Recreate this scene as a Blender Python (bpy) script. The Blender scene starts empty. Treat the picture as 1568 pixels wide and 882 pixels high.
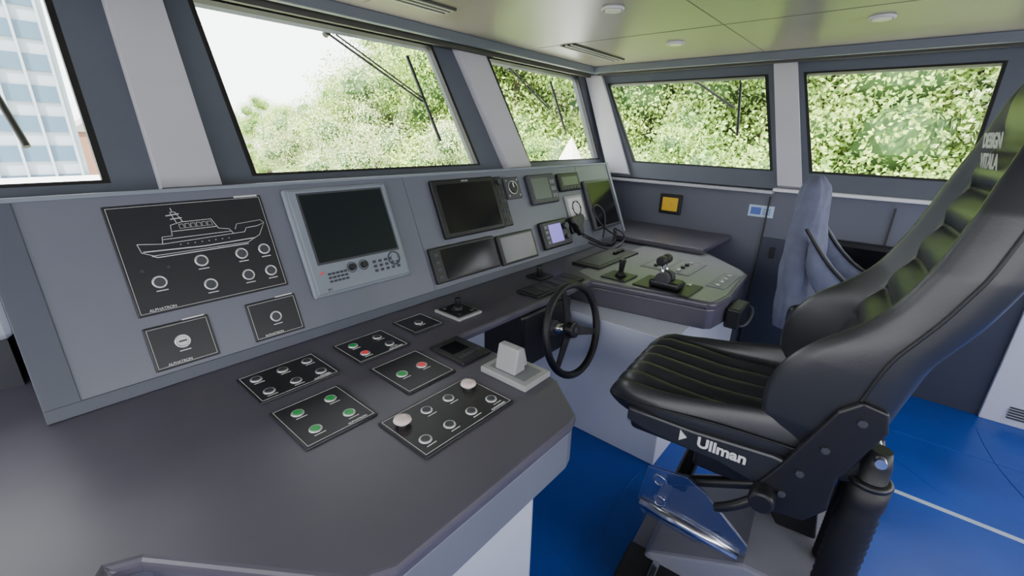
import bpy, bmesh, math, random
import numpy as np
from mathutils import Vector, Matrix
random.seed(7); rng=np.random.default_rng(7)
SC=bpy.context.scene
COL=bpy.context.collection

# ---------------------------------------------------------------- materials
def mat(name,col,rough=.5,metal=0,var=0.0,vscale=8,bump=0,bscale=60,coat=0,emis=None,es=0,spec=.5):
    m=bpy.data.materials.new(name); m.use_nodes=True; nt=m.node_tree; b=nt.nodes['Principled BSDF']
    b.inputs['Base Color'].default_value=(*col,1); b.inputs['Roughness'].default_value=rough; b.inputs['Metallic'].default_value=metal
    b.inputs['Specular IOR Level'].default_value=spec
    if coat: b.inputs['Coat Weight'].default_value=coat
    if emis: b.inputs['Emission Color'].default_value=(*emis,1); b.inputs['Emission Strength'].default_value=es
    tc=nt.nodes.new('ShaderNodeTexCoord')
    if var:
        n=nt.nodes.new('ShaderNodeTexNoise'); n.inputs['Scale'].default_value=vscale; n.inputs['Detail'].default_value=4
        nt.links.new(tc.outputs['Object'],n.inputs['Vector'])
        r=nt.nodes.new('ShaderNodeValToRGB'); r.color_ramp.elements[0].position=.3; r.color_ramp.elements[1].position=.7
        r.color_ramp.elements[0].color=(*[c*(1-var) for c in col],1); r.color_ramp.elements[1].color=(*[min(1,c*(1+var)) for c in col],1)
        nt.links.new(n.outputs['Fac'],r.inputs['Fac']); nt.links.new(r.outputs['Color'],b.inputs['Base Color'])
    if bump:
        n2=nt.nodes.new('ShaderNodeTexNoise'); n2.inputs['Scale'].default_value=bscale; n2.inputs['Detail'].default_value=3
        nt.links.new(tc.outputs['Object'],n2.inputs['Vector'])
        bp=nt.nodes.new('ShaderNodeBump'); bp.inputs['Strength'].default_value=bump; bp.inputs['Distance'].default_value=.01
        nt.links.new(n2.outputs['Fac'],bp.inputs['Height']); nt.links.new(bp.outputs['Normal'],b.inputs['Normal'])
    return m
def s(r,g,b):
    f=lambda c:(c/255/12.92 if c/255<=.04045 else ((c/255+.055)/1.055)**2.4)
    return (f(r),f(g),f(b))
M={}
M['desk']=mat('desk_grey_laminate',s(86,83,95),.35,0,.05,6)
M['slope']=mat('console_grey_paint',s(106,109,121),.38,0,.03,5)
M['fascia']=mat('fascia_grey',s(112,115,129),.45,0,.03,5)
M['trim']=mat('trim_dark_grey',s(78,82,94),.5,0,.03,6)
M['frame']=mat('window_frame_grey',s(84,89,101),.5,0,.04,4)
M['pillar']=mat('pillar_light_grey',s(184,183,192),.55,0,.03,4,.08,500)
M['ceil']=mat('ceiling_panel',s(134,127,121),.34,.0,.03,2)
M['groove']=mat('groove_dark',s(50,48,48),.6)
M['seam']=mat('seam_grey',s(100,96,92),.6)
M['wall']=mat('wall_grey',s(98,101,114),.5,0,.03,4)
M['walldark']=mat('wall_dark_bluegrey',s(56,61,78),.5,0,.05,4)
M['white']=mat('white_laminate',s(210,214,230),.4,0,.02,4)
M['ledge']=mat('ledge_white',s(226,226,230),.4)
M['black']=mat('black_plastic',s(26,26,29),.4,0,.05,20)
M['panel']=mat('engraved_black_panel',s(34,34,38),.38,0,.05,20)
M['rubber']=mat('black_rubber',s(24,24,26),.5,0,.1,30)
M['screen']=mat('screen_glass',s(30,36,37),.15,0,.05,3,spec=.35)
M['screenb']=mat('screen_black',s(20,20,24),.12,spec=.3)
M['bezel']=mat('monitor_bezel_grey',s(128,135,146),.45,0,.02,10)
M['dgrey']=mat('dark_grey_plastic',s(60,62,68),.45)
M['ring']=mat('button_ring_steel',s(225,225,225),.25,.6)
M['engrave']=mat('engraving_white',s(215,215,215),.5)
M['green']=mat('button_green',s(20,150,70),.35,emis=s(20,150,70),es=.15)
M['red']=mat('button_red',s(220,60,70),.35,emis=s(220,50,60),es=.3)
M['mush']=mat('button_cover_pinkish',s(232,212,208),.35,0,.08,90)
M['chrome']=mat('chrome',s(210,210,215),.18,1)
M['leather']=mat('black_leather',s(38,40,45),.36,0,.05,20,.03,160,spec=.6)
M['cloth']=mat('chair_cover_fabric',s(98,102,124),.85,0,.12,14,.6,25)
M['blue']=mat('blue_floor_sheet',s(8,70,170),.36,0,.16,2.2,.5,5)
M['tape']=mat('floor_tape',s(190,205,225),.5)
M['lightgrey']=mat('handle_light_grey',s(160,160,161),.5,0,.03,30)
M['padgrey']=mat('pad_grey',s(124,126,132),.5)
M['base']=mat('base_grey_paint',s(140,140,152),.4,0,.04,10)
M['throt']=mat('throttle_laminate_glare',s(134,136,140),.38,0,.04,5)  # desk laminate lightened: glare from ceiling and trees put into the colour
M['yellow']=mat('socket_yellow',s(235,190,50),.4)
M['sticker']=mat('sticker_lightblue',s(190,210,235),.4)
M['stickerb']=mat('sticker_blue_print',s(80,110,190),.4)
M['purple']=mat('lcd_purple',s(120,110,200),.3,emis=s(130,110,210),es=.9)
M['lcd']=mat('lcd_grey_green',s(92,102,92),.3)
M['lamp']=mat('lamp_lens',s(225,222,210),.4)
M['bldg']=mat('building_facade',s(150,160,170),.6,0,.05,.3)
M['bwin']=mat('building_glass',s(70,95,115),.15)
M['bwhite']=mat('building_white',s(225,225,225),.6)
M['quay']=mat('quay_concrete',s(150,145,140),.8,0,.1,.5)
M['brick']=mat('brick_house',s(150,110,95),.8,0,.1,1)
M['ground']=mat('riverbank_ground',s(150,158,120),.9,0,.3,.4)
M['trunk']=mat('bark',s(90,78,66),.9,0,.2,3)
def glassmat(name,fac,tint,gr=.02):
    m=bpy.data.materials.new(name); m.use_nodes=True; nt=m.node_tree; nt.nodes.clear()
    t=nt.nodes.new('ShaderNodeBsdfTransparent'); t.inputs[0].default_value=(*tint,1)
    g=nt.nodes.new('ShaderNodeBsdfGlossy'); g.inputs['Roughness'].default_value=gr
    x=nt.nodes.new('ShaderNodeMixShader'); x.inputs[0].default_value=fac
    o=nt.nodes.new('ShaderNodeOutputMaterial')
    nt.links.new(t.outputs[0],x.inputs[1]); nt.links.new(g.outputs[0],x.inputs[2]); nt.links.new(x.outputs[0],o.inputs[0]); return m
M['glass']=glassmat('window_glass',.04,(.97,.985,.975))
M['acrylic']=glassmat('clear_acrylic',.32,(.92,.93,.94),.2)
def leafmat(name,c1,c2):
    m=bpy.data.materials.new(name); m.use_nodes=True; nt=m.node_tree; nt.nodes.clear()
    tc=nt.nodes.new('ShaderNodeTexCoord'); n=nt.nodes.new('ShaderNodeTexNoise'); n.inputs['Scale'].default_value=1.1; n.inputs['Detail'].default_value=6
    nt.links.new(tc.outputs['Object'],n.inputs['Vector'])
    r=nt.nodes.new('ShaderNodeValToRGB'); r.color_ramp.elements[0].position=.35; r.color_ramp.elements[1].position=.65
    r.color_ramp.elements[0].color=(*c1,1); r.color_ramp.elements[1].color=(*c2,1); nt.links.new(n.outputs['Fac'],r.inputs['Fac'])
    d=nt.nodes.new('ShaderNodeBsdfDiffuse')
    nt.links.new(r.outputs[0],d.inputs[0])
    o=nt.nodes.new('ShaderNodeOutputMaterial'); nt.links.new(d.outputs[0],o.inputs[0]); return m
M['leafA']=leafmat('foliage_a',s(118,156,84),s(194,216,116))  # both leaf greens lightened so the colour itself carries distance haze
M['leafB']=leafmat('foliage_b',s(146,170,122),s(218,226,168))
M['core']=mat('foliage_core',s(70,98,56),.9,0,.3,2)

# ---------------------------------------------------------------- builders
def group(name,mw=None,loc=(0,0,0)):
    e=bpy.data.objects.new(name,None); COL.objects.link(e); e.empty_display_size=.1
    e.matrix_world = mw if mw is not None else Matrix.Translation(loc)
    return e
def obj(parent,name,verts,faces,m,smooth=False,bevel=0,seg=2,sub=0):
    me=bpy.data.meshes.new(name); me.from_pydata([tuple(v) for v in verts],[],faces); me.update()
    bm=bmesh.new(); bm.from_mesh(me); bmesh.ops.recalc_face_normals(bm,faces=bm.faces); bm.to_mesh(me); bm.free()
    o=bpy.data.objects.new(name,me); COL.objects.link(o)
    if parent is not None: o.parent=parent
    me.materials.append(m)
    if smooth:
        for p in me.polygons: p.use_smooth=True
    if bevel:
        b=o.modifiers.new('bevel','BEVEL'); b.width=bevel; b.segments=seg; b.limit_method='ANGLE'; b.angle_limit=math.radians(35)
    if sub:
        q=o.modifiers.new('sub','SUBSURF'); q.levels=sub; q.render_levels=sub
    return o
def box(parent,name,lo,hi,m,bevel=0,rot=None,seg=2):
    (x0,y0,z0),(x1,y1,z1)=lo,hi
    c=Vector(((x0+x1)/2,(y0+y1)/2,(z0+z1)/2))
    v=[Vector((x,y,z)) for z in (z0,z1) for y in (y0,y1) for x in (x0,x1)]
    if rot is not None: v=[c+rot@(p-c) for p in v]
    return obj(parent,name,v,[(0,2,3,1),(4,5,7,6),(0,1,5,4),(2,6,7,3),(0,4,6,2),(1,3,7,5)],m,bevel=bevel,seg=seg)
def prism(parent,name,pts,z0,z1,m,bevel=0,seg=2,ax='z'):
    n=len(pts)
    def P(a,b,c):
        return {'z':(a,b,c),'x':(c,a,b),'y':(a,c,b)}[ax]
    v=[P(a,b,z0) for a,b in pts]+[P(a,b,z1) for a,b in pts]
    f=[tuple(range(n))[::-1],tuple(range(n,2*n))]+[(i,(i+1)%n,(i+1)%n+n,i+n) for i in range(n)]
    return obj(parent,name,v,f,m,bevel=bevel,seg=seg)
def qprism(parent,name,q,off,m,bevel=0):
    q=[Vector(p) for p in q]; off=Vector(off); v=q+[p+off for p in q]
    return obj(parent,name,v,[(0,1,2,3),(7,6,5,4),(0,4,5,1),(1,5,6,2),(2,6,7,3),(3,7,4,0)],m,bevel=bevel)
def cyl(parent,name,p1,p2,r,m,r2=None,n=24,bevel=0,rings=None):
    p1=Vector(p1);p2=Vector(p2); a=(p2-p1); L=a.length; a.normalize()
    t=a.orthogonal().normalized(); b=a.cross(t); 
    prof=rings if rings else [(0,r),(1,r if r2 is None else r2)]
    v=[];f=[]
    for (h,rr) in prof:
        for i in range(n):
            an=2*math.pi*i/n; v.append(p1+a*(h*L)+(t*math.cos(an)+b*math.sin(an))*rr)
    k=len(prof)
    for j in range(k-1):
        for i in range(n): f.append((j*n+i,j*n+(i+1)%n,(j+1)*n+(i+1)%n,(j+1)*n+i))
    f.append(tuple(range(n))[::-1]); f.append(tuple(range((k-1)*n,k*n)))
    o=obj(parent,name,v,f,m,bevel=bevel)
    for p in o.data.polygons: p.use_smooth=len(p.vertices)==4
    return o
def ring(parent,name,c,R,r,m,axis=(0,0,1),n=32,k=8,squash=1):
    c=Vector(c);a=Vector(axis).normalized();t=a.orthogonal().normalized();b=a.cross(t);v=[];f=[]
    for i in range(n):
        an=2*math.pi*i/n; d=t*math.cos(an)+b*math.sin(an)
        for j in range(k):
            bn=2*math.pi*j/k; v.append(c+d*(R+r*math.cos(bn))+a*(r*math.sin(bn)*squash))
    for i in range(n):
        for j in range(k): f.append((i*k+j,((i+1)%n)*k+j,((i+1)%n)*k+(j+1)%k,i*k+(j+1)%k))
    return obj(parent,name,v,f,m,smooth=True)
def loft(parent,name,rings,m,smooth=True,sub=0,closed=False):
    n=len(rings[0]);v=[p for r in rings for p in r];f=[]
    for j in range(len(rings)-1+(1 if closed else 0)):
        j2=(j+1)%len(rings)
        for i in range(n): f.append((j*n+i,j*n+(i+1)%n,j2*n+(i+1)%n,j2*n+i))
    if not closed: f.append(tuple(range(n))); f.append(tuple(range((len(rings)-1)*n,len(rings)*n)))
    return obj(parent,name,v,f,m,smooth=smooth,sub=sub)
def tube(parent,name,pts,r,m,cyclic=False,smoothc=True):
    cu=bpy.data.curves.new(name,'CURVE'); cu.dimensions='3D'; cu.bevel_depth=r; cu.bevel_resolution=3; cu.resolution_u=6
    if smoothc:
        sp=cu.splines.new('NURBS'); sp.points.add(len(pts)-1); sp.use_endpoint_u=True; sp.order_u=3
    else:
        sp=cu.splines.new('POLY'); sp.points.add(len(pts)-1)
    for i,p in enumerate(pts): sp.points[i].co=(*p,1)
    sp.use_cyclic_u=cyclic; cu.use_fill_caps=True
    o=bpy.data.objects.new(name,cu); COL.objects.link(o); o.parent=parent; cu.materials.append(m); return o
def text(parent,name,body,size,mw,m,bold=0):
    cu=bpy.data.curves.new(name,'FONT'); cu.body=body; cu.size=size; cu.extrude=.0006; cu.align_x='CENTER'; cu.align_y='CENTER'; cu.offset=bold
    o=bpy.data.objects.new(name,cu); COL.objects.link(o); o.parent=parent; o.matrix_local=mw; cu.materials.append(m); return o

# ---------------------------------------------------------------- camera (hand-held, at eye height)
pit,roll,yaw=[math.radians(v) for v in (19.25,1.45,50.07)]
h=Vector((math.sin(yaw),math.cos(yaw),0)); r=Vector((math.cos(yaw),-math.sin(yaw),0)); z=Vector((0,0,1))
d=h*math.cos(pit)-z*math.sin(pit); u=h*math.sin(pit)+z*math.cos(pit)
r2=r*math.cos(roll)+u*math.sin(roll); u2=-r*math.sin(roll)+u*math.cos(roll)
cd=bpy.data.cameras.new('camera'); cd.sensor_width=36; cd.lens=36*671/1568; cd.clip_start=.02; cd.clip_end=500
cam=bpy.data.objects.new('camera',cd); COL.objects.link(cam); SC.camera=cam
mw=Matrix((r2,u2,-d)).transposed().to_4x4(); mw.translation=(0,0,1.5); cam.matrix_world=mw

# ---------------------------------------------------------------- room shell
floor=group('floor'); box(floor,'floor_sheet',(-1.6,-2.6,-.06),(3.5,1.95,0),M['blue'])
tape=group('floor_tape_line'); box(tape,'tape',(2.36,-1.9,0.0005),(2.385,-.3,.003),M['tape']); 
for i,P in enumerate([[(2.95,-2.2),(2.97,-1),(2.94,.3)],[(2.5,-.5),(2.75,-.2),(3.1,.1)],[(1.15,.5),(1.4,.62),(1.7,.6)],[(.95,.3),(1.1,.55),(1.15,1.0)],[(2.5,-.9),(2.8,-.7),(3.3,-.68)]]):
    tube(floor,'sheet_crease_%d'%i,[(*P[0],-.001),(*P[1],.0),(*P[2],-.001)],.0025,M['blue'])
def FP(x0,x1,v): # point on leaning front plane, x interpolated
    return (x0+(x1-x0)*v,1.95+.35*v,1.32+.68*v)
nF=Vector((0,.68,-.35)).normalized()
wf=group('wall_front')
box(wf,'lower_wall',(-1.6,1.95,-.06),(3.55,2.05,1.30),M['walldark'])
OFF=nF*.07
def fq(name,xb0,xb1,xt0,xt1,v0,v1,m,off=OFF,shift=0):
    P=[FP(xb0,xt0,v0),FP(xb1,xt1,v0),FP(xb1,xt1,v1),FP(xb0,xt0,v1)]
    P=[Vector(p)+nF*shift for p in P]
    return qprism(wf,name,P,off,m)
fq('sill_band',-1.6,3.5,-1.6,3.5,-.06,.0,M['frame'])
fq('head_band',-1.6,3.6,-1.6,3.6,1.0,1.12,M['frame'])
fq('frame_a',.27,.70,.29,.69,0,1,M['frame'])
fq('frame_b',2.0,2.48,1.94,2.42,0,1,M['frame'])
fq('frame_c',3.45,3.58,3.57,3.7,0,1,M['frame'])
fq('frame_d',-1.6,-1.0,-1.6,-1.0,0,1,M['frame'])
fq('pillar_cover_a',.39,.57,.42,.59,-.06,1.05,M['pillar'],off=-nF*.05)
fq('pillar_cover_b',2.19,2.42,2.10,2.34,-.06,1.05,M['pillar'],off=-nF*.05)
wins=[(-1.0,.27,-1.0,.29),(.70,2.0,.69,1.94),(2.48,3.45,2.42,3.57)]
def wframe(g,C,nrm,w=.016):
    C=[Vector(c) for c in C]; ctr=sum(C,Vector())/4
    for i in range(4):
        a,b=C[i],C[(i+1)%4]; ai=a+(ctr-a).normalized()*w*1.4; bi=b+(ctr-b).normalized()*w*1.4
        qprism(g,'gasket_%d'%i,[a,b,bi,ai],nrm*.03,M['rubber'])
    qprism(g,'glass',[c+nrm*.02 for c in C],nrm*.006,M['glass'])
for i,(a,b,c,e) in enumerate(wins):
    g=group('window_%d'%(i+1)); wframe(g,[FP(a,c,0),FP(b,e,0),FP(b,e,1),FP(a,c,1)],nF)
# side wall (starboard), windows lean outward
def SP(yb,yt,v): return (3.5+.2*v,yb+(yt-yb)*v,1.31+.63*v)
nS=Vector((.63,0,-.2)).normalized()
ws=group('wall_right')
box(ws,'lower_wall',(3.5,-2.6,-.06),(3.6,1.95,1.2),M['wall'])
def sq(name,yb0,yb1,yt0,yt1,v0,v1,m,off=None):
    P=[SP(yb0,yt0,v0),SP(yb1,yt1,v0),SP(yb1,yt1,v1),SP(yb0,yt0,v1)]
    return qprism(ws,name,P,nS*.07 if off is None else off,m)
sq('sill_band',-2.6,1.98,-2.6,2.0,-.18,0,M['frame'])
sq('head_band',-2.6,2.3,-2.6,2.35,1.0,1.14,M['frame'])
sq('mullion_a',.43,.64,.62,.83,0,1,M['frame'])
sq('mullion_cover',.47,.61,.65,.79,-.16,1.08,M['pillar'],off=-nS*.05)
sq('mullion_b',-.42,-.31,-.45,-.32,0,1,M['frame'])
sq('corner_frame',1.67,1.98,2.08,2.35,0,1,M['frame'])
sq('corner_cover',1.72,1.9,2.10,2.26,-.16,1.08,M['pillar'],off=-nS*.05)
swins=[(.64,1.67,.83,2.08),(-.31,.43,-.32,.62),(-2.4,-.42,-2.4,-.45)]
for i,(a,b,c,e) in enumerate(swins):
    g=group('window_%d'%(i+4)); wframe(g,[SP(a,c,0),SP(b,e,0),SP(b,e,1),SP(a,c,1)],nS)
box(ws,'ledge_white',(3.40,-2.4,1.185),(3.5,.60,1.205),M['ledge'],.004)
box(ws,'ledge_grey',(3.42,.60,1.165),(3.5,1.9,1.185),M['pillar'],.004)
box(ws,'panel_dark_lower',(3.49,-.7,.0),(3.5,.62,.86),M['walldark'])
for i,y in enumerate((.62,.30,-.05,-.4)):
    box(ws,'panel_joint_%d'%i,(3.485,y-.005,.0),(3.492,y+.005,1.14),M['groove'])
box(ws,'panel_latch',(3.47,.52,.72),(3.49,.55,.80),M['black'],.004)
box(ws,'white_panel',(3.465,-2.4,.0),(3.5,-.70,1.0),M['white'],.004)
for i in range(5): box(ws,'vent_slat_%d'%i,(3.458,-1.25,.045+i*.016),(3.466,-.80,.053+i*.016),M['dgrey'])
# other walls, out of view; big openings added to let daylight in
wl=group('wall_left')
box(wl,'lower',(-1.7,-2.6,-.06),(-1.6,2.05,1.15),M['wall']); box(wl,'upper',(-1.7,-2.6,1.95),(-1.6,2.35,2.1),M['wall'])
for i,y in enumerate((-2.6,-.9,.6,1.9)): box(wl,'post_%d'%i,(-1.7,y,1.15),(-1.6,y+.18,1.95),M['wall'])
wb=group('wall_back')
box(wb,'lower',(-1.7,-2.7,-.06),(3.6,-2.6,1.0),M['wall']); box(wb,'upper',(-1.7,-2.7,1.95),(3.8,-2.6,2.1),M['wall'])
for i,x in enumerate((-1.7,-.2,1.6,3.5)): box(wb,'post_%d'%i,(x,-2.7,1.0),(x+.18,-2.6,1.95),M['wall'])
# ceiling
ce=group('ceiling'); box(ce,'ceiling_panels',(-1.7,-2.7,2.05),(3.85,2.45,2.12),M['ceil'])
for i,(a,b) in enumerate([((-1.6,.83,2.0485),(3.5,.834,2.05)),((1.3,-2.5,2.0485),(1.304,2.0,2.05)),((2.6,-2.5,2.0485),(2.604,2.0,2.05)),((-1.6,-.6,2.0485),(3.5,-.596,2.05))]):
    box(ce,'seam_%d'%i,a,b,M['seam'])
box(ce,'coaming_front',(-1.6,2.10,2.0),(3.62,2.14,2.05),M['frame'],.004)
box(ce,'blind_track_front',(-1.6,2.20,1.985),(3.62,2.23,2.05),M['groove'])
box(ce,'coaming_right',(3.50,-2.5,2.0),(3.54,2.12,2.05),M['frame'],.004)
box(ce,'blind_track_right',(3.575,-2.5,1.99),(3.595,2.12,2.05),M['groove'])
for k,(x0,x1,y0,y1) in enumerate([(.95,1.62,1.73,1.85),(2.6,3.28,1.71,1.83)]):
    g=group('ceiling_vent' ); 
    for i in range(6):
        yy=y0+(y1-y0)*(i+.5)/6; box(g,'slat_%d'%i,(x0,yy-.004,2.040),(x1,yy+.006,2.05),M['groove'] if i%2==0 else M['pillar'])
for (x,y) in [(2.02,1.14),(2.9,1.19),(2.83,.21),(1.0,.3),(1.0,-1.2),(2.8,-1.2)]:
    g=group('ceiling_downlight'); ring(g,'rim',(x,y,2.045),.045,.008,M['pillar']); cyl(g,'lens',(x,y,2.035),(x,y,2.05),.036,M['lamp'])

# ---------------------------------------------------------------- console
con=group('helm_console')
desk=[(-1.2,-.6),(-.05,-.6),(-.05,.80),(-.02,.85),(.02,.83),(.24,.52),(.30,.49),(.84,.49),(.88,.50),(.99,.64),(1.0,.68),(.995,1.08),(1.91,1.07),(2.0,.51),(2.03,.48),(2.17,.46),(2.62,.49),(2.70,.54),(3.12,.96),(3.14,1.92),(-1.2,1.92)]
prism(con,'desk_top',desk,.765,.80,M['desk'],.012,3)
prism(con,'fascia_port',[(-1.2,-.59),(-.06,-.59),(-.06,.81),(-.02,.862),(.03,.84),(.25,.525),(.30,.497),(.84,.497),(.878,.508),(.983,.645),(.993,.68),(.988,1.08),(.988,1.2),(-1.2,1.2)],.645,.766,M['fascia'],.008)
prism(con,'fascia_starboard',[(1.918,1.2),(1.918,1.07),(2.007,.515),(2.035,.488),(2.17,.468),(2.62,.498),(2.695,.546),(3.11,.96),(3.11,1.2)],.665,.766,M['desk'],.008)
prism(con,'throttle_top',[(1.935,1.07),(2.02,.515),(2.045,.50),(2.17,.482),(2.61,.51),(2.685,.555),(3.08,.965),(2.99,1.2),(2.0,1.2)],.8,.803,M['throt'],.001)
prism(con,'base_port',[(-1.2,-.5),(-.14,-.5),(-.14,.9),(.0,.98),(.28,.62),(.78,.56),(.80,.57),(.86,.75),(.86,1.9),(-1.2,1.9)],0,.646,M['white'],.004)
box(con,'base_port_joint',(.42,.592,.02),(.425,.600,.63),M['groove'])
box(con,'recess_back',(.86,1.3,0),(1.79,1.9,.765),M['white'])
box(con,'base_starboard',(1.78,.57,0),(2.9,1.9,.666),M['white'],.004)
box(con,'base_starboard_kick',(1.80,.585,0),(2.88,.6,.05),M['dgrey'])
box(con,'recess_dark_box',(1.36,1.07,.50),(1.74,1.32,.764),M['black'],.015)  # black box put in for the dark void under the shelf
box(con,'side_counter_top',(2.86,.82,.805),(3.49,1.93,.84),M['desk'],.01); box(con,'side_counter_cabinet',(3.0,.98,0),(3.49,1.9,.81),M['walldark'],.004)
# sloping instrument panel
SY,SZ,A=1.44,.80,math.radians(67.18)
prism(con,'slope_body',[(SY,SZ),(SY+.563*math.cos(A),SZ+.563*math.sin(A)),(1.70,1.318),(1.92,1.29),(1.92,.8)],-.04,3.06,M['slope'],.004,ax='x')
S=Matrix(((1,0,0,0),(0,math.cos(A),-math.sin(A),SY),(0,math.sin(A),math.cos(A),SZ),(0,0,0,1)))
def sg(name,x=0,y=0): 
    return group(name,S@Matrix.Translation((x,y,0)))
g=group('console_trim',S)
box(g,'bottom_strip',(-.04,0.0,0),(3.05,.034,.006),M['trim'],.002)
box(g,'left_strip',(-.04,.03,0),(.03,.563,.004),M['trim'],.002)
box(g,'top_strip',(-.04,.553,0),(3.05,.565,.006),M['bezel'],.002)
box(g,'right_strip',(3.02,.03,0),(3.05,.563,.006),M['bezel'],.002)
for i,x in enumerate((1.2,2.60)): box(g,'joint_%d'%i,(x,.034,0),(x+.002,.553,.001),M['trim'])

def panel(g,w,hh,t=.006,border=True,m=None,rad=.004):
    box(g,'plate',(0,0,0),(w,hh,t),m or M['panel'],rad)
    if border:
        e=.007; k=.0009
        for i,(a,b) in enumerate([((e,e),(w-e,e+k)),((e,hh-e-k),(w-e,hh-e)),((e,e),(e+k,hh-e)),((w-e-k,e),(w-e,hh-e))]):
            box(g,'border_%d'%i,(*a,t),(*b,t+.0006),M['engrave'])
def button(g,i,x,y,t=.006,R=.014,cap=None,label=True,rm=None):
    ring(g,'ring_%d'%i,(x,y,t+.001),R,.0032,rm or M['ring'],n=28,k=6)
    cyl(g,'cap_%d'%i,(x,y,t),(x,y,t+.005),R*.82,cap or M['dgrey'],n=24,bevel=.001)
    if label: box(g,'label_%d'%i,(x-.014,y-R-.011,t),(x+.014,y-R-.0085,t+.0006),M['engrave'])
# mimic panel with ship outline
g=sg('ship_diagram_panel',.19,.205); W,H=.412,.32; panel(g,W,H)
for i,(a,b) in enumerate([(.174,.72),(.455,.59),(.73,.585),(.90,.575),(.465,.83),(.73,.81),(.90,.81)]): button(g,i,a*W,(1-b)*H,R=.0155)
for i,(a,b) in enumerate([(.1,.60),(.25,.60)]): cyl(g,'led_%d'%i,(a*W,(1-b)*H,.006),(a*W,(1-b)*H,.009),.004,M['dgrey'],n=12)
def poly(g,name,pts,r=.0009): return tube(g,name,[(a*W,(1-b)*H,.0066) for a,b in pts],r,M['engrave'],smoothc=False)
poly(g,'hull',[(.12,.36),(.13,.44),(.19,.48),(.80,.48),(.90,.42),(.96,.30),(.90,.325),(.82,.33),(.80,.37),(.26,.385),(.12,.36)])
poly(g,'waterline',[(.14,.435),(.5,.455),(.86,.445)],.0016); poly(g,'keel',[(.18,.48),(.21,.50),(.80,.495)],.0014)
poly(g,'superstructure',[(.26,.385),(.27,.32),(.33,.32),(.34,.22),(.41,.20),(.60,.20),(.63,.30),(.70,.32),(.72,.37)])
poly(g,'bridge_line',[(.34,.28),(.62,.28)]); poly(g,'deck_line',[(.27,.345),(.71,.345)])
for i in range(6): poly(g,'bridge_window_%d'%i,[(.39+i*.036,.22),(.415+i*.036,.22),(.42+i*.036,.26),(.39+i*.036,.26),(.39+i*.036,.22)],.0006)
poly(g,'mast',[(.38,.20),(.36,.10),(.39,.10),(.42,.20)]); poly(g,'radar',[(.33,.13),(.41,.12)],.0014); poly(g,'mast_top',[(.375,.10),(.37,.06)]); poly(g,'radar_2',[(.35,.165),(.42,.16)],.0014)
poly(g,'bow_rail',[(.74,.33),(.76,.28),(.94,.265),(.96,.30)],.0007)
for i in range(8): poly(g,'porthole_%d'%i,[(.36+i*.045,.41),(.366+i*.045,.41)],.0014)
box(g,'label_top',(W*.80,H-.004,.006),(W*.97,H+.001,.008),M['engrave']); text(g,'maker_label','ALPHATRON',.011,Matrix.Translation((.06,.013,.0065)),M['engrave'])
for nm,x in (('button_panel',.188),('button_panel',.451)):
    g=sg(nm,x,.045); panel(g,.16,.128)
    if x<.3: 
        button(g,0,.08,.068,R=.017,cap=M['engrave']); box(g,'key_slot',(.07,.066,.0105),(.09,.071,.0118),M['dgrey'])
    else: button(g,0,.08,.066,R=.0155)
    box(g,'top_label',(.095,.127,.004),(.15,.131,.0075),M['engrave']); text(g,'maker_label','ALPHATRON',.010,Matrix.Translation((.06,.012,.0065)),M['engrave'])
# big monitor
g=sg('radar_monitor',.668,.13); W,H=.423,.404
box(g,'bezel',(0,0,0),(W,H,.022),M['bezel'],.012,seg=3); box(g,'bezel_step',(.012,.01,.02),(W-.012,H-.01,.030),M['bezel'],.006)
box(g,'screen_rim',(.040,.115,.028),(.392,.382,.0315),M['dgrey'],.003); box(g,'screen',(.048,.123,.030),(.384,.374,.0325),M['screen'])
for i,x in enumerate((.165,.215)): cyl(g,'knob_%d'%i,(x,.085,.03),(x,.085,.042),.014,M['black'],.012); ring(g,'knob_ring_%d'%i,(x,.085,.031),.019,.0015,M['dgrey'])
for r_ in range(3):
    for c_ in range(5):
        box(g,'key_%d_%d'%(r_,c_),(.07+c_*.016-.004,.045+r_*.014,.03),(.078+c_*.016-.0,.053+r_*.014,.033),M['dgrey'],.001)
        box(g,'keyr_%d_%d'%(r_,c_),(.255+c_*.026,.045+r_*.018,.03),(.270+c_*.026,.056+r_*.018,.033),M['dgrey'],.002)
ring(g,'dial',(.355,.085,.031),.026,.003,M['dgrey']); cyl(g,'dial_cap',(.355,.085,.03),(.355,.085,.036),.014,M['bezel'])
cyl(g,'power_led',(.047,.085,.03),(.047,.085,.033),.005,M['red'],n=12); text(g,'maker_label','JRC',.012,Matrix.Translation((.06,.022,.0305)),M['black'])
# chart display
g=sg('chart_display',1.33,.245); box(g,'housing',(0,0,0),(.42,.28,.026),M['black'],.008); box(g,'screen',(.025,.022,.024),(.395,.255,.0275),M['screenb'])
box(g,'key_strip',(.424,.004,0),(.492,.276,.018),M['black'],.006)
for i in range(8): box(g,'key_%d'%i,(.44+(i%2)*.022,.03+(i//2)*.05,.018),(.455+(i%2)*.022,.05+(i//2)*.05,.021),M['dgrey'],.002)
cyl(g,'knob',(.458,.245,.018),(.458,.245,.03),.014,M['dgrey']); text(g,'maker_label','FURUNO',.011,Matrix.Translation((.21,.266,.0265)),M['engrave'])
g=sg('speaker_panel',1.84,.39); box(g,'plate',(0,0,0),(.13,.125,.012),M['dgrey'],.006); ring(g,'dial_ring',(.065,.065,.013),.036,.0025,M['ring']); cyl(g,'dial',(.065,.065,.012),(.065,.065,.018),.03,M['black']); box(g,'dial_pointer',(.062,.065,.018),(.068,.09,.020),M['engrave'])
for i,(a,b) in enumerate([(.02,.02),(.11,.02),(.02,.105),(.11,.105)]): cyl(g,'screw_%d'%i,(a,b,.012),(a,b,.014),.005,M['ring'],n=10)
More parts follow.
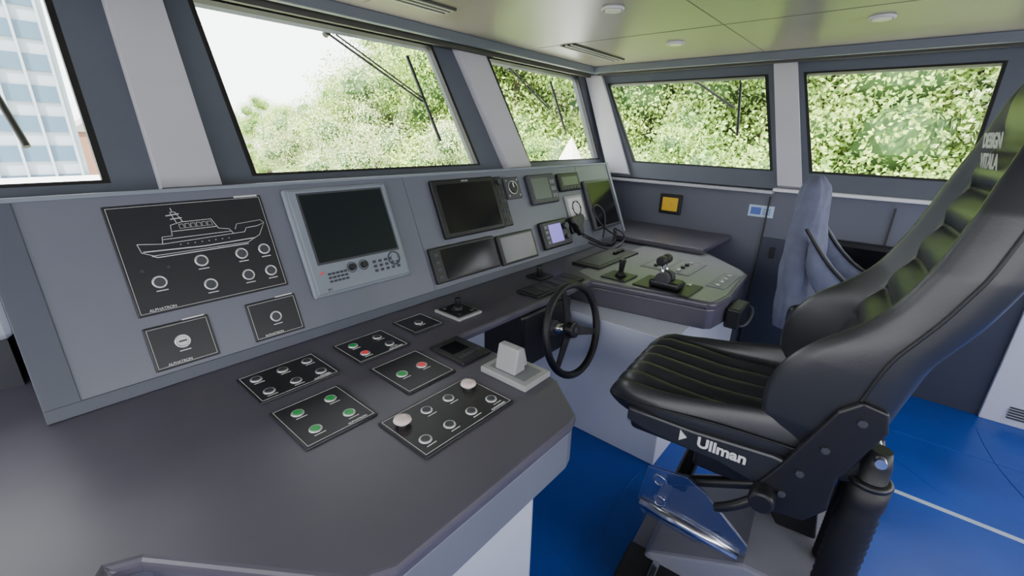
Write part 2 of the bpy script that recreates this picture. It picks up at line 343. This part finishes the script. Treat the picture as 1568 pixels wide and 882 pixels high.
g=sg('gps_navigator',2.03,.335); box(g,'housing',(0,0,0),(.265,.18,.03),M['dgrey'],.012,seg=3); box(g,'screen',(.025,.03,.029),(.185,.155,.032),M['lcd'],.002)
for i in range(6): box(g,'key_%d'%i,(.2+(i%2)*.024,.03+(i//2)*.042,.03),(.218+(i%2)*.024,.055+(i//2)*.042,.034),M['padgrey'],.003)
g=sg('echo_repeater',2.34,.393); box(g,'housing',(0,0,0),(.235,.115,.028),M['black'],.008); box(g,'screen',(.03,.035,.027),(.205,.09,.030),M['lcd'],.002)
for i in range(5): box(g,'key_%d'%i,(.03+i*.036,.01,.028),(.055+i*.036,.024,.031),M['dgrey'],.002)
g=sg('alarm_panel',2.37,.186); box(g,'plate',(0,0,0),(.2,.18,.012),M['lightgrey'],.006); box(g,'face',(.02,.02,.011),(.18,.16,.014),M['engrave'],.003); ring(g,'dial_ring',(.1,.09,.015),.045,.004,M['dgrey'])
for i in range(6): cyl(g,'knob_%d'%i,(.1+.045*math.cos(i*1.047),.09+.045*math.sin(i*1.047),.013),(.1+.045*math.cos(i*1.047),.09+.045*math.sin(i*1.047),.018),.007,M['black'],n=12)
g=sg('portrait_display',2.61,.10); box(g,'housing',(0,0,0),(.36,.345,.03),M['dgrey'],.01); box(g,'screen',(.025,.02,.029),(.335,.325,.032),M['screenb'])
g=sg('navigation_display',1.213,.055); box(g,'housing',(0,0,0),(.423,.165,.02),M['black'],.006); box(g,'screen',(.06,.012,.019),(.41,.15,.022),M['screenb']); 
for i in range(4): box(g,'key_%d'%i,(.015,.02+i*.034,.02),(.04,.036+i*.034,.023),M['dgrey'],.002)
g=sg('navigation_display',1.655,.05); box(g,'housing',(0,0,0),(.305,.16,.02),M['black'],.006); box(g,'screen',(.02,.012,.019),(.285,.145,.022),M['screenb'])
g=sg('vhf_radio',2.03,.065); box(g,'housing',(0,0,0),(.274,.165,.035),M['black'],.01); box(g,'display',(.06,.03,.034),(.185,.14,.037),M['purple'],.002)
cyl(g,'knob_0',(.225,.115,.035),(.225,.115,.055),.02,M['dgrey']); cyl(g,'knob_1',(.225,.05,.035),(.225,.05,.05),.015,M['dgrey'])
for i in range(4): box(g,'key_%d'%i,(.02,.03+i*.03,.035),(.045,.048+i*.03,.038),M['padgrey'],.003)
# handset with coiled cord
g=sg('radio_handset',2.33,.15)
box(g,'cradle',(.0,-.03,.0),(.07,.05,.035),M['black'],.008)
prism(g,'microphone',[(-.035,.07),(.105,.08),(.115,.045),(.075,.0),(.065,-.05),(.03,-.055),(.01,.0),(-.03,.03)],.035,.075,M['black'],.012,3)
for i in range(4): box(g,'grille_%d'%i,(.02,.02+i*.01,.075),(.055,.024+i*.01,.077),M['dgrey'])
pts=[]
for i in range(240):
    t=i/239; an=t*2*math.pi*26
    cx=.05+.42*t; cy=-.05-.10*math.sin(t*math.pi)+(-.03)*t; cz=.06+.05*math.sin(t*math.pi)
    pts.append((cx,cy+.011*math.cos(an),cz+.011*math.sin(an)))
tube(g,'coiled_cord',pts,.0035,M['black'],smoothc=False)
tube(g,'loop_cord',[(.3,-.11,.05),(.36,.02,.09),(.30,.12,.08),(.22,.1,.07),(.26,-.02,.08),(.40,-.1,.07),(.5,-.13,.05)],.006,M['black'])
tube(g,'loop_cord_2',[(.1,-.11,.06),(.22,-.2,.1),(.4,-.19,.12),(.5,-.13,.12),(.44,-.07,.08)],.006,M['black'])

# ------------------------------------------------- desk-top control panels
def dg(name,x,y): return group(name,Matrix.Translation((x,y,.8)))
def grid(g,w,hh,nx,ny,caps,R=.0135,mx=.04,my=.045):
    k=0
    for j in range(ny):
        for i in range(nx):
            x=mx+(w-2*mx)*(i/(nx-1) if nx>1 else .5); y=hh-my-(hh-2*my)*(j/(ny-1) if ny>1 else .5)
            c=caps[k] if k<len(caps) else None
            if c=='M':
                cyl(g,'mushroom_stem_%d'%k,(x,y,.006),(x,y,.02),.012,M['ring']); 
                cyl(g,'mushroom_cap_%d'%k,(x,y,.014),(x,y,.026),.023,M['mush'],rings=[(0,.020),(.3,.023),(.75,.021),(1,.012)])
            else: button(g,k,x,y,R=R,cap=M[c] if c else M['dgrey'])
            k+=1
    text(g,'maker_label','ALPHATRON',.009,Matrix.Translation((w-.05,.014,.0065)),M['engrave'])
g=dg('button_panel',.34,1.15); panel(g,.23,.18); grid(g,.23,.18,3,2,[]); 
g=dg('button_panel',.335,.885); panel(g,.19,.205); grid(g,.19,.205,2,2,['green','green','green','green'],mx=.05,my=.055)
g=dg('button_panel',.635,1.15); panel(g,.195,.175); grid(g,.195,.175,2,2,['green',None,'red',None],mx=.05,my=.05)
g=dg('button_panel',.635,.90); panel(g,.18,.20); 
button(g,0,.05,.10,cap=M['green'],R=.015); button(g,1,.125,.10,cap=M['red'],R=.015)
g=dg('button_panel',.50,.66); panel(g,.31,.19); grid(g,.31,.19,4,2,['M',None,None,'M',None,None,None,None],mx=.04,my=.05)
g=dg('button_panel',.89,1.20); panel(g,.14,.145); button(g,0,.07,.07)
g=dg('alarm_display',.85,.905); panel(g,.13,.17,.01,border=False); box(g,'lcd',(.02,.07,.009),(.095,.14,.0115),M['screenb'],.002)
for i in range(5): box(g,'key_%d'%i,(.02+i*.02,.03,.01),(.034+i*.02,.045,.013),M['dgrey'],.002)
# lever on grey base
g=dg('trim_control_lever',.865,.665); box(g,'base',(0,0,0),(.125,.18,.02),M['lightgrey'],.004); box(g,'slot',(.02,.02,.019),(.105,.16,.0205),M['padgrey'])
prism(g,'handle',[(.022,.02),(.075,.02),(.066,.10),(.038,.10)],.06,.14,M['lightgrey'],.006,3,ax='y')
prism(g,'handle_b',[(.065,.02),(.108,.02),(.090,.085),(.068,.085)],.075,.15,M['lightgrey'],.006,3,ax='y')
# joystick on shelf
g=dg('joystick',1.08,1.17); box(g,'base',(0,0,0),(.13,.15,.012),M['lightgrey'],.004); box(g,'plate',(.01,.01,.011),(.12,.14,.015),M['panel'],.002)
cyl(g,'boot',(.065,.075,.014),(.065,.075,.035),.03,M['rubber'],.014); cyl(g,'stick',(.065,.075,.03),(.065,.075,.065),.009,M['black'],.013,bevel=.002)
for i,(a,b) in enumerate([(.03,.03),(.1,.03),(.03,.12),(.1,.12)]): cyl(g,'btn_%d'%i,(a,b,.014),(a,b,.02),.008,M['dgrey'],n=12)
g=dg('tiller_joystick',1.72,1.25); box(g,'base',(0,0,0),(.11,.1,.01),M['black'],.003); cyl(g,'stick',(.055,.05,.01),(.055,.05,.06),.012,M['black'],.016,bevel=.003)
g=dg('shelf_keyboard',1.50,1.10); box(g,'plate',(0,0,0),(.40,.13,.012),M['black'],.004)
for i in range(6): box(g,'keys_%d'%i,(.02+i*.062,.02,.011),(.07+i*.062,.11,.015),M['dgrey'],.002)
g=dg('control_panel_plate',2.10,1.13); box(g,'plate',(0,0,0),(.5,.18,.015),M['black'],.004); box(g,'face',(.03,.02,.014),(.3,.16,.018),M['dgrey'],.003)
for i in range(4): cyl(g,'knob_%d'%i,(.35+.035*i,.09,.015),(.35+.035*i,.09,.03),.012,M['black'],n=14)
# throttle levers
g=group('throttle_control',Matrix.Translation((2.06,.66,.803)))
box(g,'base_plate',(-.07,-.06,0),(.14,.22,.008),M['black'],.003)
box(g,'housing',(-.045,.0,.008),(.055,.15,.045),M['black'],.014,seg=3)
for i,x in enumerate((-.025,.03)):
    cyl(g,'lever_%d'%i,(x,.085,.04),(x,.10,.13),.008,M['chrome']); 
    cyl(g,'grip_%d'%i,(x-.022,.10,.14),(x+.022,.10,.14),.024,M['black'],bevel=.006)
    cyl(g,'hub_%d'%i,(x-.018,.085,.05),(x+.018,.085,.05),.036,M['dgrey'],bevel=.004)
for i in range(3): cyl(g,'button_%d'%i,(.11,.0+i*.06,.008),(.11,.0+i*.06,.014),.012,M['ring'],n=16)
g=group('thruster_joystick',Matrix.Translation((2.04,.98,.803)))
box(g,'base_plate',(-.05,-.06,0),(.10,.08,.008),M['black'],.003); cyl(g,'boot',(.02,.0,.008),(.02,.0,.035),.032,M['rubber'],.014); cyl(g,'stick',(.02,0,.03),(.02,-.005,.10),.012,M['black'],.018,bevel=.004)
g=group('control_panel_plate',Matrix.Translation((2.34,.72,.803))); box(g,'plate',(0,0,0),(.30,.28,.005),M['padgrey'],.003)
for i,(a,b) in enumerate([((.02,.02),(.28,.13)),((.02,.15),(.28,.26))]): box(g,'field_%d'%i,(*a,.005),(*b,.006),M['throt'])
for i in range(4):
    for j in range(2): cyl(g,'knob_%d_%d'%(i,j),(.05+i*.065,.075+j*.13,.006),(.05+i*.065,.075+j*.13,.018),.012,M['black'] if (i+j)%3 else M['ring'],n=16)
g=group('control_panel_plate',Matrix.Translation((2.24,.51,.803))); box(g,'plate',(0,0,0),(.30,.09,.005),M['padgrey'],.003)
for i in range(4): cyl(g,'knob_%d'%i,(.04+i*.07,.045,.005),(.04+i*.07,.045,.012),.011,M['ring'],n=16)
g=group('key_switch_box'); box(g,'body',(2.14,.40,.65),(2.32,.465,.75),M['black'],.01); tube(g,'handle',[(2.16,.40,.67),(2.16,.37,.67),(2.30,.37,.73),(2.30,.40,.73)],.007,M['dgrey'])

# steering wheel
ax=Vector((0,-1,.22)).normalized()
c=Vector((1.54,.93,.69)); g=group('steering_wheel',Matrix.Translation(c))
ring(g,'rim',(0,0,0),.20,.0165,M['rubber'],axis=ax,n=56,k=12)
t=Vector((1,0,0)); b=ax.cross(t)
for i,an in enumerate((math.radians(100),math.radians(220),math.radians(340))):
    dr=t*math.cos(an)+b*math.sin(an); pr=ax.cross(dr)
    q=[dr*.03+pr*.024-ax*.02,dr*.03-pr*.024-ax*.02,dr*.19-pr*.014-ax*.003,dr*.19+pr*.014-ax*.003]
    qprism(g,'spoke_%d'%i,q,ax*.006,M['black'])
cyl(g,'hub',-ax*.03,ax*.014,.042,M['black'],.035,bevel=.005); cyl(g,'emblem',ax*.014,ax*.017,.012,M['dgrey'])
cyl(g,'column',-ax*.03,-ax*.145,.022,M['chrome']); cyl(g,'column_boot',-ax*.09,-ax*.15,.036,M['dgrey'],bevel=.006)

# wall socket and sticker
g=group('wall_socket'); box(g,'frame',(3.475,1.215,.935),(3.50,1.39,1.09),M['black'],.008); box(g,'plate',(3.468,1.24,.96),(3.478,1.365,1.065),M['yellow'],.006); cyl(g,'toggle',(3.455,1.30,1.01),(3.47,1.30,1.01),.018,M['yellow'])
g=group('wall_sticker'); box(g,'card',(3.494,.58,.995),(3.499,.74,1.075),M['sticker'],.001); box(g,'print',(3.492,.66,1.01),(3.495,.725,1.06),M['stickerb'])
for i in range(3): box(g,'line_%d'%i,(3.492,.60,1.015+i*.016),(3.495,.65,1.02+i*.016),M['stickerb'])
g=group('wall_monitor'); box(g,'case',(3.40,-.25,.66),(3.46,.20,.92),M['black'],.01); box(g,'screen',(3.395,-.22,.69),(3.402,.17,.89),M['screenb']); box(g,'bracket',(3.45,-.1,.7),(3.49,.05,.85),M['dgrey'])

# ---------------------------------------------------------------- helm chair
def interp(x,tab):
    xs=[t[0] for t in tab]; ys=[t[1] for t in tab]; return float(np.interp(x,xs,ys))
def interps(x,tab): # smoothed table lookup
    return sum(interp(x+o,tab)*w for o,w in ((-.03,.15),(-.015,.2),(0,.3),(.015,.2),(.03,.15)))
def sm(t): t=max(0,min(1,t)); return t*t*(3-2*t)
XC=1.475
ch=group('helm_chair',Matrix.Translation((XC,.0,0))@Matrix.Rotation(math.radians(5),4,'Z'))
rings=[]; NT=91; NB=16
ys=[.585,.582,.575,.56,.54,.51,.48,.44,.40,.36,.32,.28,.24,.20,.16,.12,.08,.04,0,-.04,-.07,-.085]
for y in ys:
    edge=min((.587-y)/.05,(y+.09)/.05,1); e=math.sqrt(max(.02,1-(1-edge)**2))
    w=interp(y,[(-.1,.24),(.1,.27),(.4,.275),(.52,.26),(.585,.225)])
    zt=interp(y,[(-.1,.765),(.1,.745),(.3,.735),(.45,.745),(.52,.75),(.585,.735)])
    zb=interp(y,[(-.1,.66),(.1,.665),(.3,.66),(.45,.64),(.585,.66)])
    bol=interp(y,[(-.1,.08),(.12,.08),(.3,.05),(.45,.018),(.585,.0)])
    mid=(zt+zb)/2
    ring_=[]
    for i in range(NT):
        x=-1+2*i/(NT-1); ax_=abs(x)
        zz=zt+bol*sm((ax_-.74)/.15)-(bol*.8+.02)*max(0,(ax_-.88)/.12)**2
        if ax_<.78:
            ph=(x/.78+1)/2*5; fl=abs(math.sin(math.pi*ph)); zz+= (.032*(fl**.6)-.018)
        elif ax_<.80: zz-=.006
        ring_.append((x*w*(.985+.015*e),y,mid+(zz-mid)*e))
    for i in range(NB):
        a=i/(NB-1); xx=w*(1-2*a); k=math.sin(math.pi*a)**.35 if 0<a<1 else 0
        ring_.append((xx*1.005,y,mid+(zb-mid)*e*(.45+.55*k)))
    rings.append(ring_)
loft(ch,'seat_cushion',rings,M['leather'])
rings=[]; zs=np.concatenate([np.linspace(.70,1.62,139),np.array([1.635,1.65,1.665,1.68,1.695,1.705,1.712,1.715])])
for zz in zs:
    yf=interps(zz,[(.70,.03),(.9,.0),(1.04,-.03),(1.15,-.09),(1.26,-.13),(1.38,-.16),(1.51,-.185),(1.62,-.19),(1.72,-.23)])
    bo=interps(zz,[(.70,.06),(.76,.11),(.82,.145),(.90,.158),(.97,.150),(1.03,.118),(1.09,.072),(1.16,.05),(1.3,.04),(1.42,.035),(1.52,.025),(1.6,.012),(1.72,.0)])
    w=interp(zz,[(.70,.255),(.82,.28),(1.0,.28),(1.12,.275),(1.25,.272),(1.38,.258),(1.47,.232),(1.55,.198),(1.63,.165),(1.68,.135),(1.705,.095),(1.715,.04)])
    th=interp(zz,[(.70,.12),(.9,.13),(1.1,.13),(1.3,.125),(1.5,.12),(1.6,.12),(1.68,.10),(1.705,.07),(1.715,.02)])
    chn=0
    if zz<1.50:
        ph=(zz-.80)/.10; chn=.030*(abs(math.sin(math.pi*ph))**.6)-.017
    elif zz>1.52: chn=.014*math.sin(math.pi*min(1,(zz-1.52)/.19))
    ring_=[]
    N1=61
    for i in range(N1):
        x=-1+2*i/(N1-1); a=abs(x)
        dpt=bo*sm((a-.62)/.24)-(bo+th*.42)*(max(0,(a-.84)/.16)**2.6)
        if a<.62: dpt+=chn*(1-max(0,(a-.56)/.06)) if a>.56 else chn
        elif a<.66: dpt-=.006
        ring_.append((x*w,yf+dpt,zz))
    for i in range(1,16):
        a=i/16; x=w*math.cos(math.pi*a)*1.0
        ring_.append((x,yf-th*.42-th*.58*math.sin(math.pi*a)**.5,zz))
    rings.append(ring_)
loft(ch,'backrest',rings,M['leather'])
for sgn in (-1,1):
    tube(ch,'bolster_piping_%d'%(sgn+1),[(sgn*interp(zz,[(.78,.279),(1.0,.281),(1.12,.276),(1.25,.273),(1.38,.259),(1.48,.230)]),interp(zz,[(.78,.0),(.9,-.03),(1.04,-.06),(1.15,-.12),(1.26,-.165),(1.38,-.195),(1.51,-.225)]),zz) for zz in np.linspace(.80,1.46,14)],.004,M['rubber'])
    tube(ch,'seat_piping_%d'%(sgn+1),[(sgn*.274,.02,.75),(sgn*.279,.2,.75),(sgn*.279,.35,.735),(sgn*.27,.5,.71),(sgn*.245,.565,.70)],.0035,M['rubber'])
text(ch,'headrest_label','DESIGN\nVITALA',.045,Matrix.Translation((0,-.152,1.49))@Matrix.Rotation(math.pi,4,'Z')@Matrix.Rotation(math.radians(98),4,'X'),M['engrave'],.0015)
tx=Matrix.Translation((-.288,.22,.672))@Matrix(((0,0,-1,0),(-1,0,0,0),(0,1,0,0),(0,0,0,1)))
box(ch,'seat_pan',(-.25,-.05,.60),(.25,.50,.67),M['black'],.02,seg=3)
for sgn in (-1,1):
    x0=sgn*.262; x1=sgn*.284
    prism(ch,'side_cover_%d'%(sgn+1),[(.50,.655),(.42,.635),(.22,.628),(.05,.59),(-.02,.59),(-.03,.70),(.10,.715),(.3,.70),(.5,.70)],min(x0,x1),max(x0,x1),M['leather'],.008,ax='x')
    prism(ch,'hinge_plate_%d'%(sgn+1),[(.13,.60),(.08,.70),(-.0,.90),(-.04,.94),(-.09,.93),(-.10,.88),(-.04,.72),(-.04,.62),(.0,.56),(.08,.55)],min(sgn*.275,sgn*.295),max(sgn*.275,sgn*.295),M['black'],.006,ax='x')
    for i,(a,b) in enumerate([(-.05,.89),(.0,.79),(.035,.70),(.06,.62)]): cyl(ch,'bolt_%d_%d'%(sgn+1,i),(sgn*.294,a,b),(sgn*.302,a,b),.010,M['dgrey'],n=6)
text(ch,'side_label','Ullman',.046,tx,M['engrave'],.0015)
prism(ch,'side_logo',[(.335,.655),(.335,.690),(.315,.672)],-.2885,-.2855,M['engrave'],ax='x')
cyl(ch,'recline_knob',(-.29,.10,.60),(-.345,.10,.60),.032,M['black'],bevel=.008); tube(ch,'recline_lever',[(-.30,.11,.58),(-.32,.16,.53),(-.31,.20,.50)],.014,M['black'])
# suspension frame
for sgn in (-1,1):
    xx=sgn*.235
    pl=[(.42,.48),(.30,.50),(.24,.47),(.10,.345),(.10,.31),(.25,.27),(.42,.29),(.44,.34)]
    prism(ch,'acrylic_plate_%d'%(sgn+1),pl,xx-.006,xx+.006,M['acrylic'],.002,ax='x')
    for i,(a,b) in enumerate([(.38,.44),(.37,.36)]): ring(ch,'plate_hole_%d_%d'%(sgn+1,i),(xx,a,b),.018,.004,M['chrome'],axis=(1,0,0)); 
    cyl(ch,'chrome_bar_%d'%(sgn+1),(xx,.43,.325),(xx,.12,.295),.020,M['chrome'])
    tube(ch,'link_arm_%d'%(sgn+1),[(sgn*.19,.36,.42),(sgn*.19,.12,.54),(sgn*.19,-.04,.60)],.018,M['black'],smoothc=False)
box(ch,'cross_beam',(-.2,.30,.40),(.2,.35,.45),M['black'],.01); box(ch,'under_frame',(-.2,-.02,.52),(.2,.30,.60),M['black'],.012)
prism(ch,'mechanism',[(.14,.53),(.02,.53),(-.06,.40),(-.08,.26),(.02,.24),(.12,.40)],.0,.16,M['black'],.01,ax='x')
prism(ch,'pedestal',[(.40,.08),(.38,.13),(.10,.27),(-.12,.28),(-.14,.08)],-.24,.24,M['base'],.012,ax='x')
box(ch,'base_plate',(-.27,-.24,.0),(.27,.46,.03),M['base'],.008); box(ch,'base_riser',(-.20,-.18,.03),(.20,.40,.09),M['fascia'],.01)
nn=Vector((0,.14,.28)).normalized(); pc=Vector((-.14,.20,.222)); cyl(ch,'access_hole',pc-nn*.004,pc+nn*.004,.034,M['black'])
def boot(name,x,y,z0,z1,R):
    pr=[(0,R*.8),(.03,R)]; n=22
    for i in range(n): 
        pr+= [(.05+.72*i/n,R),(.05+.72*(i+.5)/n,R*.90)]
    pr+=[(.80,R*1.02),(.86,R*1.02),(.87,R*.75),(.95,R*.7),(1,R*.5)]
    cyl(ch,name,(x,y,z0),(x,y-.01,z1),R,M['rubber'],rings=pr,n=32)
    ring(ch,name+'_collar',(x,y-.008,z0+(z1-z0)*.88),R*.85,.010,M['black'])
boot('shock_boot_0',-.225,-.10,.03,.80,.046); boot('shock_boot_1',-.06,-.11,.27,.74,.042)
cyl(ch,'shock_pin',(-.27,-.11,.785),(.04,-.11,.75),.012,M['chrome'])
box(ch,'foot_pad_block',(-.35,.25,.0),(-.27,.43,.075),M['dgrey'],.006); box(ch,'foot_pad',(-.37,.23,.075),(-.20,.45,.105),M['black'],.01); box(ch,'foot_chrome',(-.38,.33,.10),(-.20,.355,.113),M['chrome'],.004)

# ---------------------------------------------------------------- second (covered) chair
c2=group('covered_chair',Matrix.Translation((2.62,.27,0)))
rings=[]
for zz in np.linspace(.62,1.35,50):
    t=(zz-.62)/.73; w=interp(t,[(0,.22),(.5,.22),(.8,.18),(.95,.14),(1,.05)]); th=interp(t,[(0,.085),(.4,.085),(.7,.068),(.93,.055),(1,.015)])
    yc=interp(t,[(0,-.03),(.3,-.02),(.7,.0),(1,.01)])
    rings.append([(w*math.cos(a)*1.0,yc+th*math.copysign(abs(math.sin(a))**.7,math.sin(a))+.007*math.sin(7*a+zz*14)+.004*math.sin(17*a-zz*9),zz) for a in np.linspace(0,2*math.pi,72,endpoint=False)])
loft(c2,'covered_backrest',rings,M['cloth'])
for sgn in (-1,1):
    loft(c2,'side_bolster_%d'%(sgn+1),[[(sgn*.22+.045*math.cos(a),y+.0,zc+hh_*math.sin(a)) for a in np.linspace(0,2*math.pi,16,endpoint=False)] for y,zc,hh_ in [(-.04,1.04,.08),(-.08,.97,.10),(-.15,.88,.09),(-.27,.80,.07),(-.43,.77,.05),(-.47,.76,.02)]],M['cloth'],sub=1)
    tube(c2,'armrest_piping_%d'%(sgn+1),[(sgn*.22-.03,-.02,1.13),(sgn*.22-.03,-.075,1.055),(sgn*.22-.03,-.15,.965),(sgn*.22-.03,-.27,.87),(sgn*.22-.03,-.45,.81)],.008,M['black'])
box(c2,'seat',(-.25,-.50,.64),(.25,-.02,.76),M['leather'],.04,seg=4)
box(c2,'pedestal',(-.12,-.32,.06),(.12,-.08,.64),M['black'],.02); box(c2,'base_plate',(-.22,-.42,0),(.22,.05,.06),M['dgrey'],.01)

g=group('white_equipment_box'); box(g,'body',(-.42,1.72,.935),(-.035,1.94,1.105),M['white'],.04,seg=4); box(g,'foot',(-.40,1.74,.80),(-.06,1.92,.94),M['dgrey'])
# ---------------------------------------------------------------- wipers (outside)
def wiper(name,P,N,pts):
    g=group(name)
    off=N*.09
    A_,B_,C_,D_=[Vector(P(*q))+off for q in pts]
    tube(g,'arm',[A_,B_],.006,M['black'],smoothc=False); tube(g,'arm_parallel',[A_+Vector((.05,0,.0)),B_+Vector((.02,0,.01))],.0045,M['black'],smoothc=False)
    tube(g,'blade',[C_,D_],.010,M['rubber'],smoothc=False); cyl(g,'pivot',A_-off*.2,A_+N*.02,.016,M['black'])
fx=lambda x,v:FP(x,x,v)
wiper('windscreen_wiper',fx,nF,[(1.32,1.02),(1.80,.58),(1.80,.95),(1.83,.26)])
wiper('windscreen_wiper',fx,nF,[(2.75,1.02),(3.10,.62),(3.25,.95),(3.22,.35)])
wiper('windscreen_wiper',fx,nF,[(-.35,1.02),(.0,.62),(.04,.85),(.115,.22)])
sx=lambda y,v:SP(y,y,v)
wiper('windscreen_wiper',sx,nS,[(1.35,1.02),(1.02,.7),(1.02,.98),(.95,.4)])

# ---------------------------------------------------------------- exterior
gr=group('riverbank'); box(gr,'ground',(-80,4,-5.2),(90,110,-5),M['ground']); box(gr,'ground_east',(6,-60,-5.2),(90,4,-5),M['ground'])
ICO=[(0,0,1),(.894,0,.447),(.276,.851,.447),(-.724,.526,.447),(-.724,-.526,.447),(.276,-.851,.447),(.724,.526,-.447),(-.276,.851,-.447),(-.894,0,-.447),(-.276,-.851,-.447),(.724,-.526,-.447),(0,0,-1)]
ICF=[(0,1,2),(0,2,3),(0,3,4),(0,4,5),(0,5,1),(1,6,2),(2,7,3),(3,8,4),(4,9,5),(5,10,1),(6,7,2),(7,8,3),(8,9,4),(9,10,5),(10,6,1),(11,7,6),(11,8,7),(11,9,8),(11,10,9),(11,6,10)]
def tree_mesh(name,seed,R=3.2,H=8.0,leafm=None,nb=36,nl=2300,l0=.022,l1=.05):
    rg=np.random.default_rng(seed); V=[];Fc=[];mi=[]
    blobs=[]
    for i in range(nb):
        a=rg.uniform(0,6.283); zt=rg.uniform(.12,1.0); rr=R*math.sqrt(max(.05,1-(zt*1.7-.75)**2))*rg.uniform(.25,.98)
        blobs.append((rr*math.cos(a),rr*math.sin(a),H*zt,rg.uniform(.5,1.3)))
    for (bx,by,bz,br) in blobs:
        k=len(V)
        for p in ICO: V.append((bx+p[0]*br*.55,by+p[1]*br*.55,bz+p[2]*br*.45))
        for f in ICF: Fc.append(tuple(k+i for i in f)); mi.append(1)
        m_=int(nl*br)
        n=rg.normal(size=(m_,3)); n/=np.linalg.norm(n,axis=1)[:,None]
        lump=1+.22*np.sin(n[:,[0]]*7+bx)*np.sin(n[:,[1]]*6+by)+.16*np.sin(n[:,[2]]*11+bz)
        c=np.array([bx,by,bz])+n*np.array([1,1,.85])*br*lump*rg.uniform(.5,1.12,size=(m_,1))
        t=rg.normal(size=(m_,3)); t/=np.linalg.norm(t,axis=1)[:,None]; b=np.cross(t,n+rg.normal(size=(m_,3))*.6); b/=np.linalg.norm(b,axis=1)[:,None]
        sz=rg.uniform(l0,l1,size=(m_,1))
        Q=np.stack([c-t*sz,c+b*sz*.6,c+t*sz,c-b*sz*.6],1).reshape(-1,3)
        k=len(V); V+=Q.tolist(); Fc+=[(k+4*i,k+4*i+1,k+4*i+2,k+4*i+3) for i in range(m_)]; mi+=[0]*m_
    k=len(V)
    for j,(zz,rr) in enumerate([(0,.28),(H*.5,.16),(H*.85,.05)]):
        for i in range(8): V.append((rr*math.cos(i*.785),rr*math.sin(i*.785),zz))
    for j in range(2):
        for i in range(8): Fc.append((k+j*8+i,k+j*8+(i+1)%8,k+(j+1)*8+(i+1)%8,k+(j+1)*8+i)); mi.append(2)
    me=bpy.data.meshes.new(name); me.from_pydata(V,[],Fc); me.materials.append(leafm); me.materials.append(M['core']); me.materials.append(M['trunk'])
    me.polygons.foreach_set('material_index',mi); me.update(); return me
TM=[tree_mesh('tree_mesh_a',1,leafm=M['leafA']),tree_mesh('tree_mesh_b',2,leafm=M['leafB']),tree_mesh('tree_mesh_c',3,R=2.8,H=9,leafm=M['leafA'])]
def tree(az,dist,scale,zb=-5):
    a=math.radians(az); o=bpy.data.objects.new('tree',random.choice(TM)); COL.objects.link(o)
    o.location=(dist*math.sin(a),dist*math.cos(a),zb); o.rotation_euler=(0,0,random.uniform(0,6.28)); o.scale=(scale,scale,scale*random.uniform(.95,1.1))
for az,di,sc in [(27,30,1.0),(30,24,1.0),(35,22,1.12),(40,20,1.25),(45,19,1.35),(50,18,1.4),(55,17,1.4),(60,16,1.4),(66,15.5,1.4),(72,15,1.4),(78,14.5,1.4),(84,14,1.4),(90,14,1.4),(96,14,1.4),(103,14,1.4),
                 (33,17,.75),(42,15,.78),(51,13,.72),(60,12,.7),(70,11.5,.7),(81,11,.7),(92,11,.7),
                 (24,55,1.1),(21.5,62,1.0),(19,75,1.05),(38,28,1.6),(49,26,1.8),(61,24,1.8),(73,23,1.8),(85,22,1.8),(97,22,1.8)]:
    tree(az,di,sc)
b=group('office_building')
box(b,'tower',(-14,40,-5),(4.6,52,11),M['bldg'])
for k in range(8):
    box(b,'glazing_band_%d'%k,(-14,39.9,-2.4+k*1.7),(4.3,40.0,-1.5+k*1.7),M['bwin'])
for k in range(14): box(b,'fin_%d'%k,(4.2-k*1.2,39.7,-3),(4.32-k*1.2,39.92,11),M['bldg'])
box(b,'podium',(-12,34,-5),(5.4,39.6,-1.6),M['bwhite'])
g=group('brick_house'); box(g,'walls',(6.5,60,-5),(10,66,.8),M['brick']); prism(g,'roof',[(6.2,.8),(10.3,.8),(8.25,2.2)],59.8,66.2,M['quay'],ax='y')
g=group('quay'); box(g,'slab',(-12,24,-5),(9,33.5,-3.4),M['quay'])
g=group('white_tent'); 
obj(g,'canopy',[(-.5,-.5,0),(.5,-.5,0),(.5,.5,0),(-.5,.5,0),(0,0,1.3)],[(0,1,4),(1,2,4),(2,3,4),(3,0,4),(3,2,1,0)],M['bwhite']); box(g,'skirt',(-.5,-.5,-4.2),(.5,.5,0),M['bwhite']); g.location=(8.6,5.6,.2)

# ---------------------------------------------------------------- light
w=bpy.data.worlds.new('sky'); SC.world=w; w.use_nodes=True; nt=w.node_tree; bg=nt.nodes['Background']
sk=nt.nodes.new('ShaderNodeTexSky'); sk.sky_type='HOSEK_WILKIE'; sk.turbidity=6; sk.ground_albedo=.4
sk.sun_direction=Vector((-.35,.55,.75)).normalized()
mx=nt.nodes.new('ShaderNodeMix'); mx.data_type='RGBA'; mx.inputs[0].default_value=.75; mx.inputs[7].default_value=(1,1,1.02,1)
nt.links.new(sk.outputs[0],mx.inputs[6]); nt.links.new(mx.outputs[2],bg.inputs['Color']); bg.inputs['Strength'].default_value=9.5
sl=bpy.data.lights.new('sun','SUN'); sl.energy=24; sl.angle=.05; sl.color=(1,.96,.88); so=bpy.data.objects.new('sun',sl); COL.objects.link(so)
so.location=(0,0,30); so.rotation_euler=Vector((-.45,-.35,.85)).to_track_quat('Z','Y').to_euler()
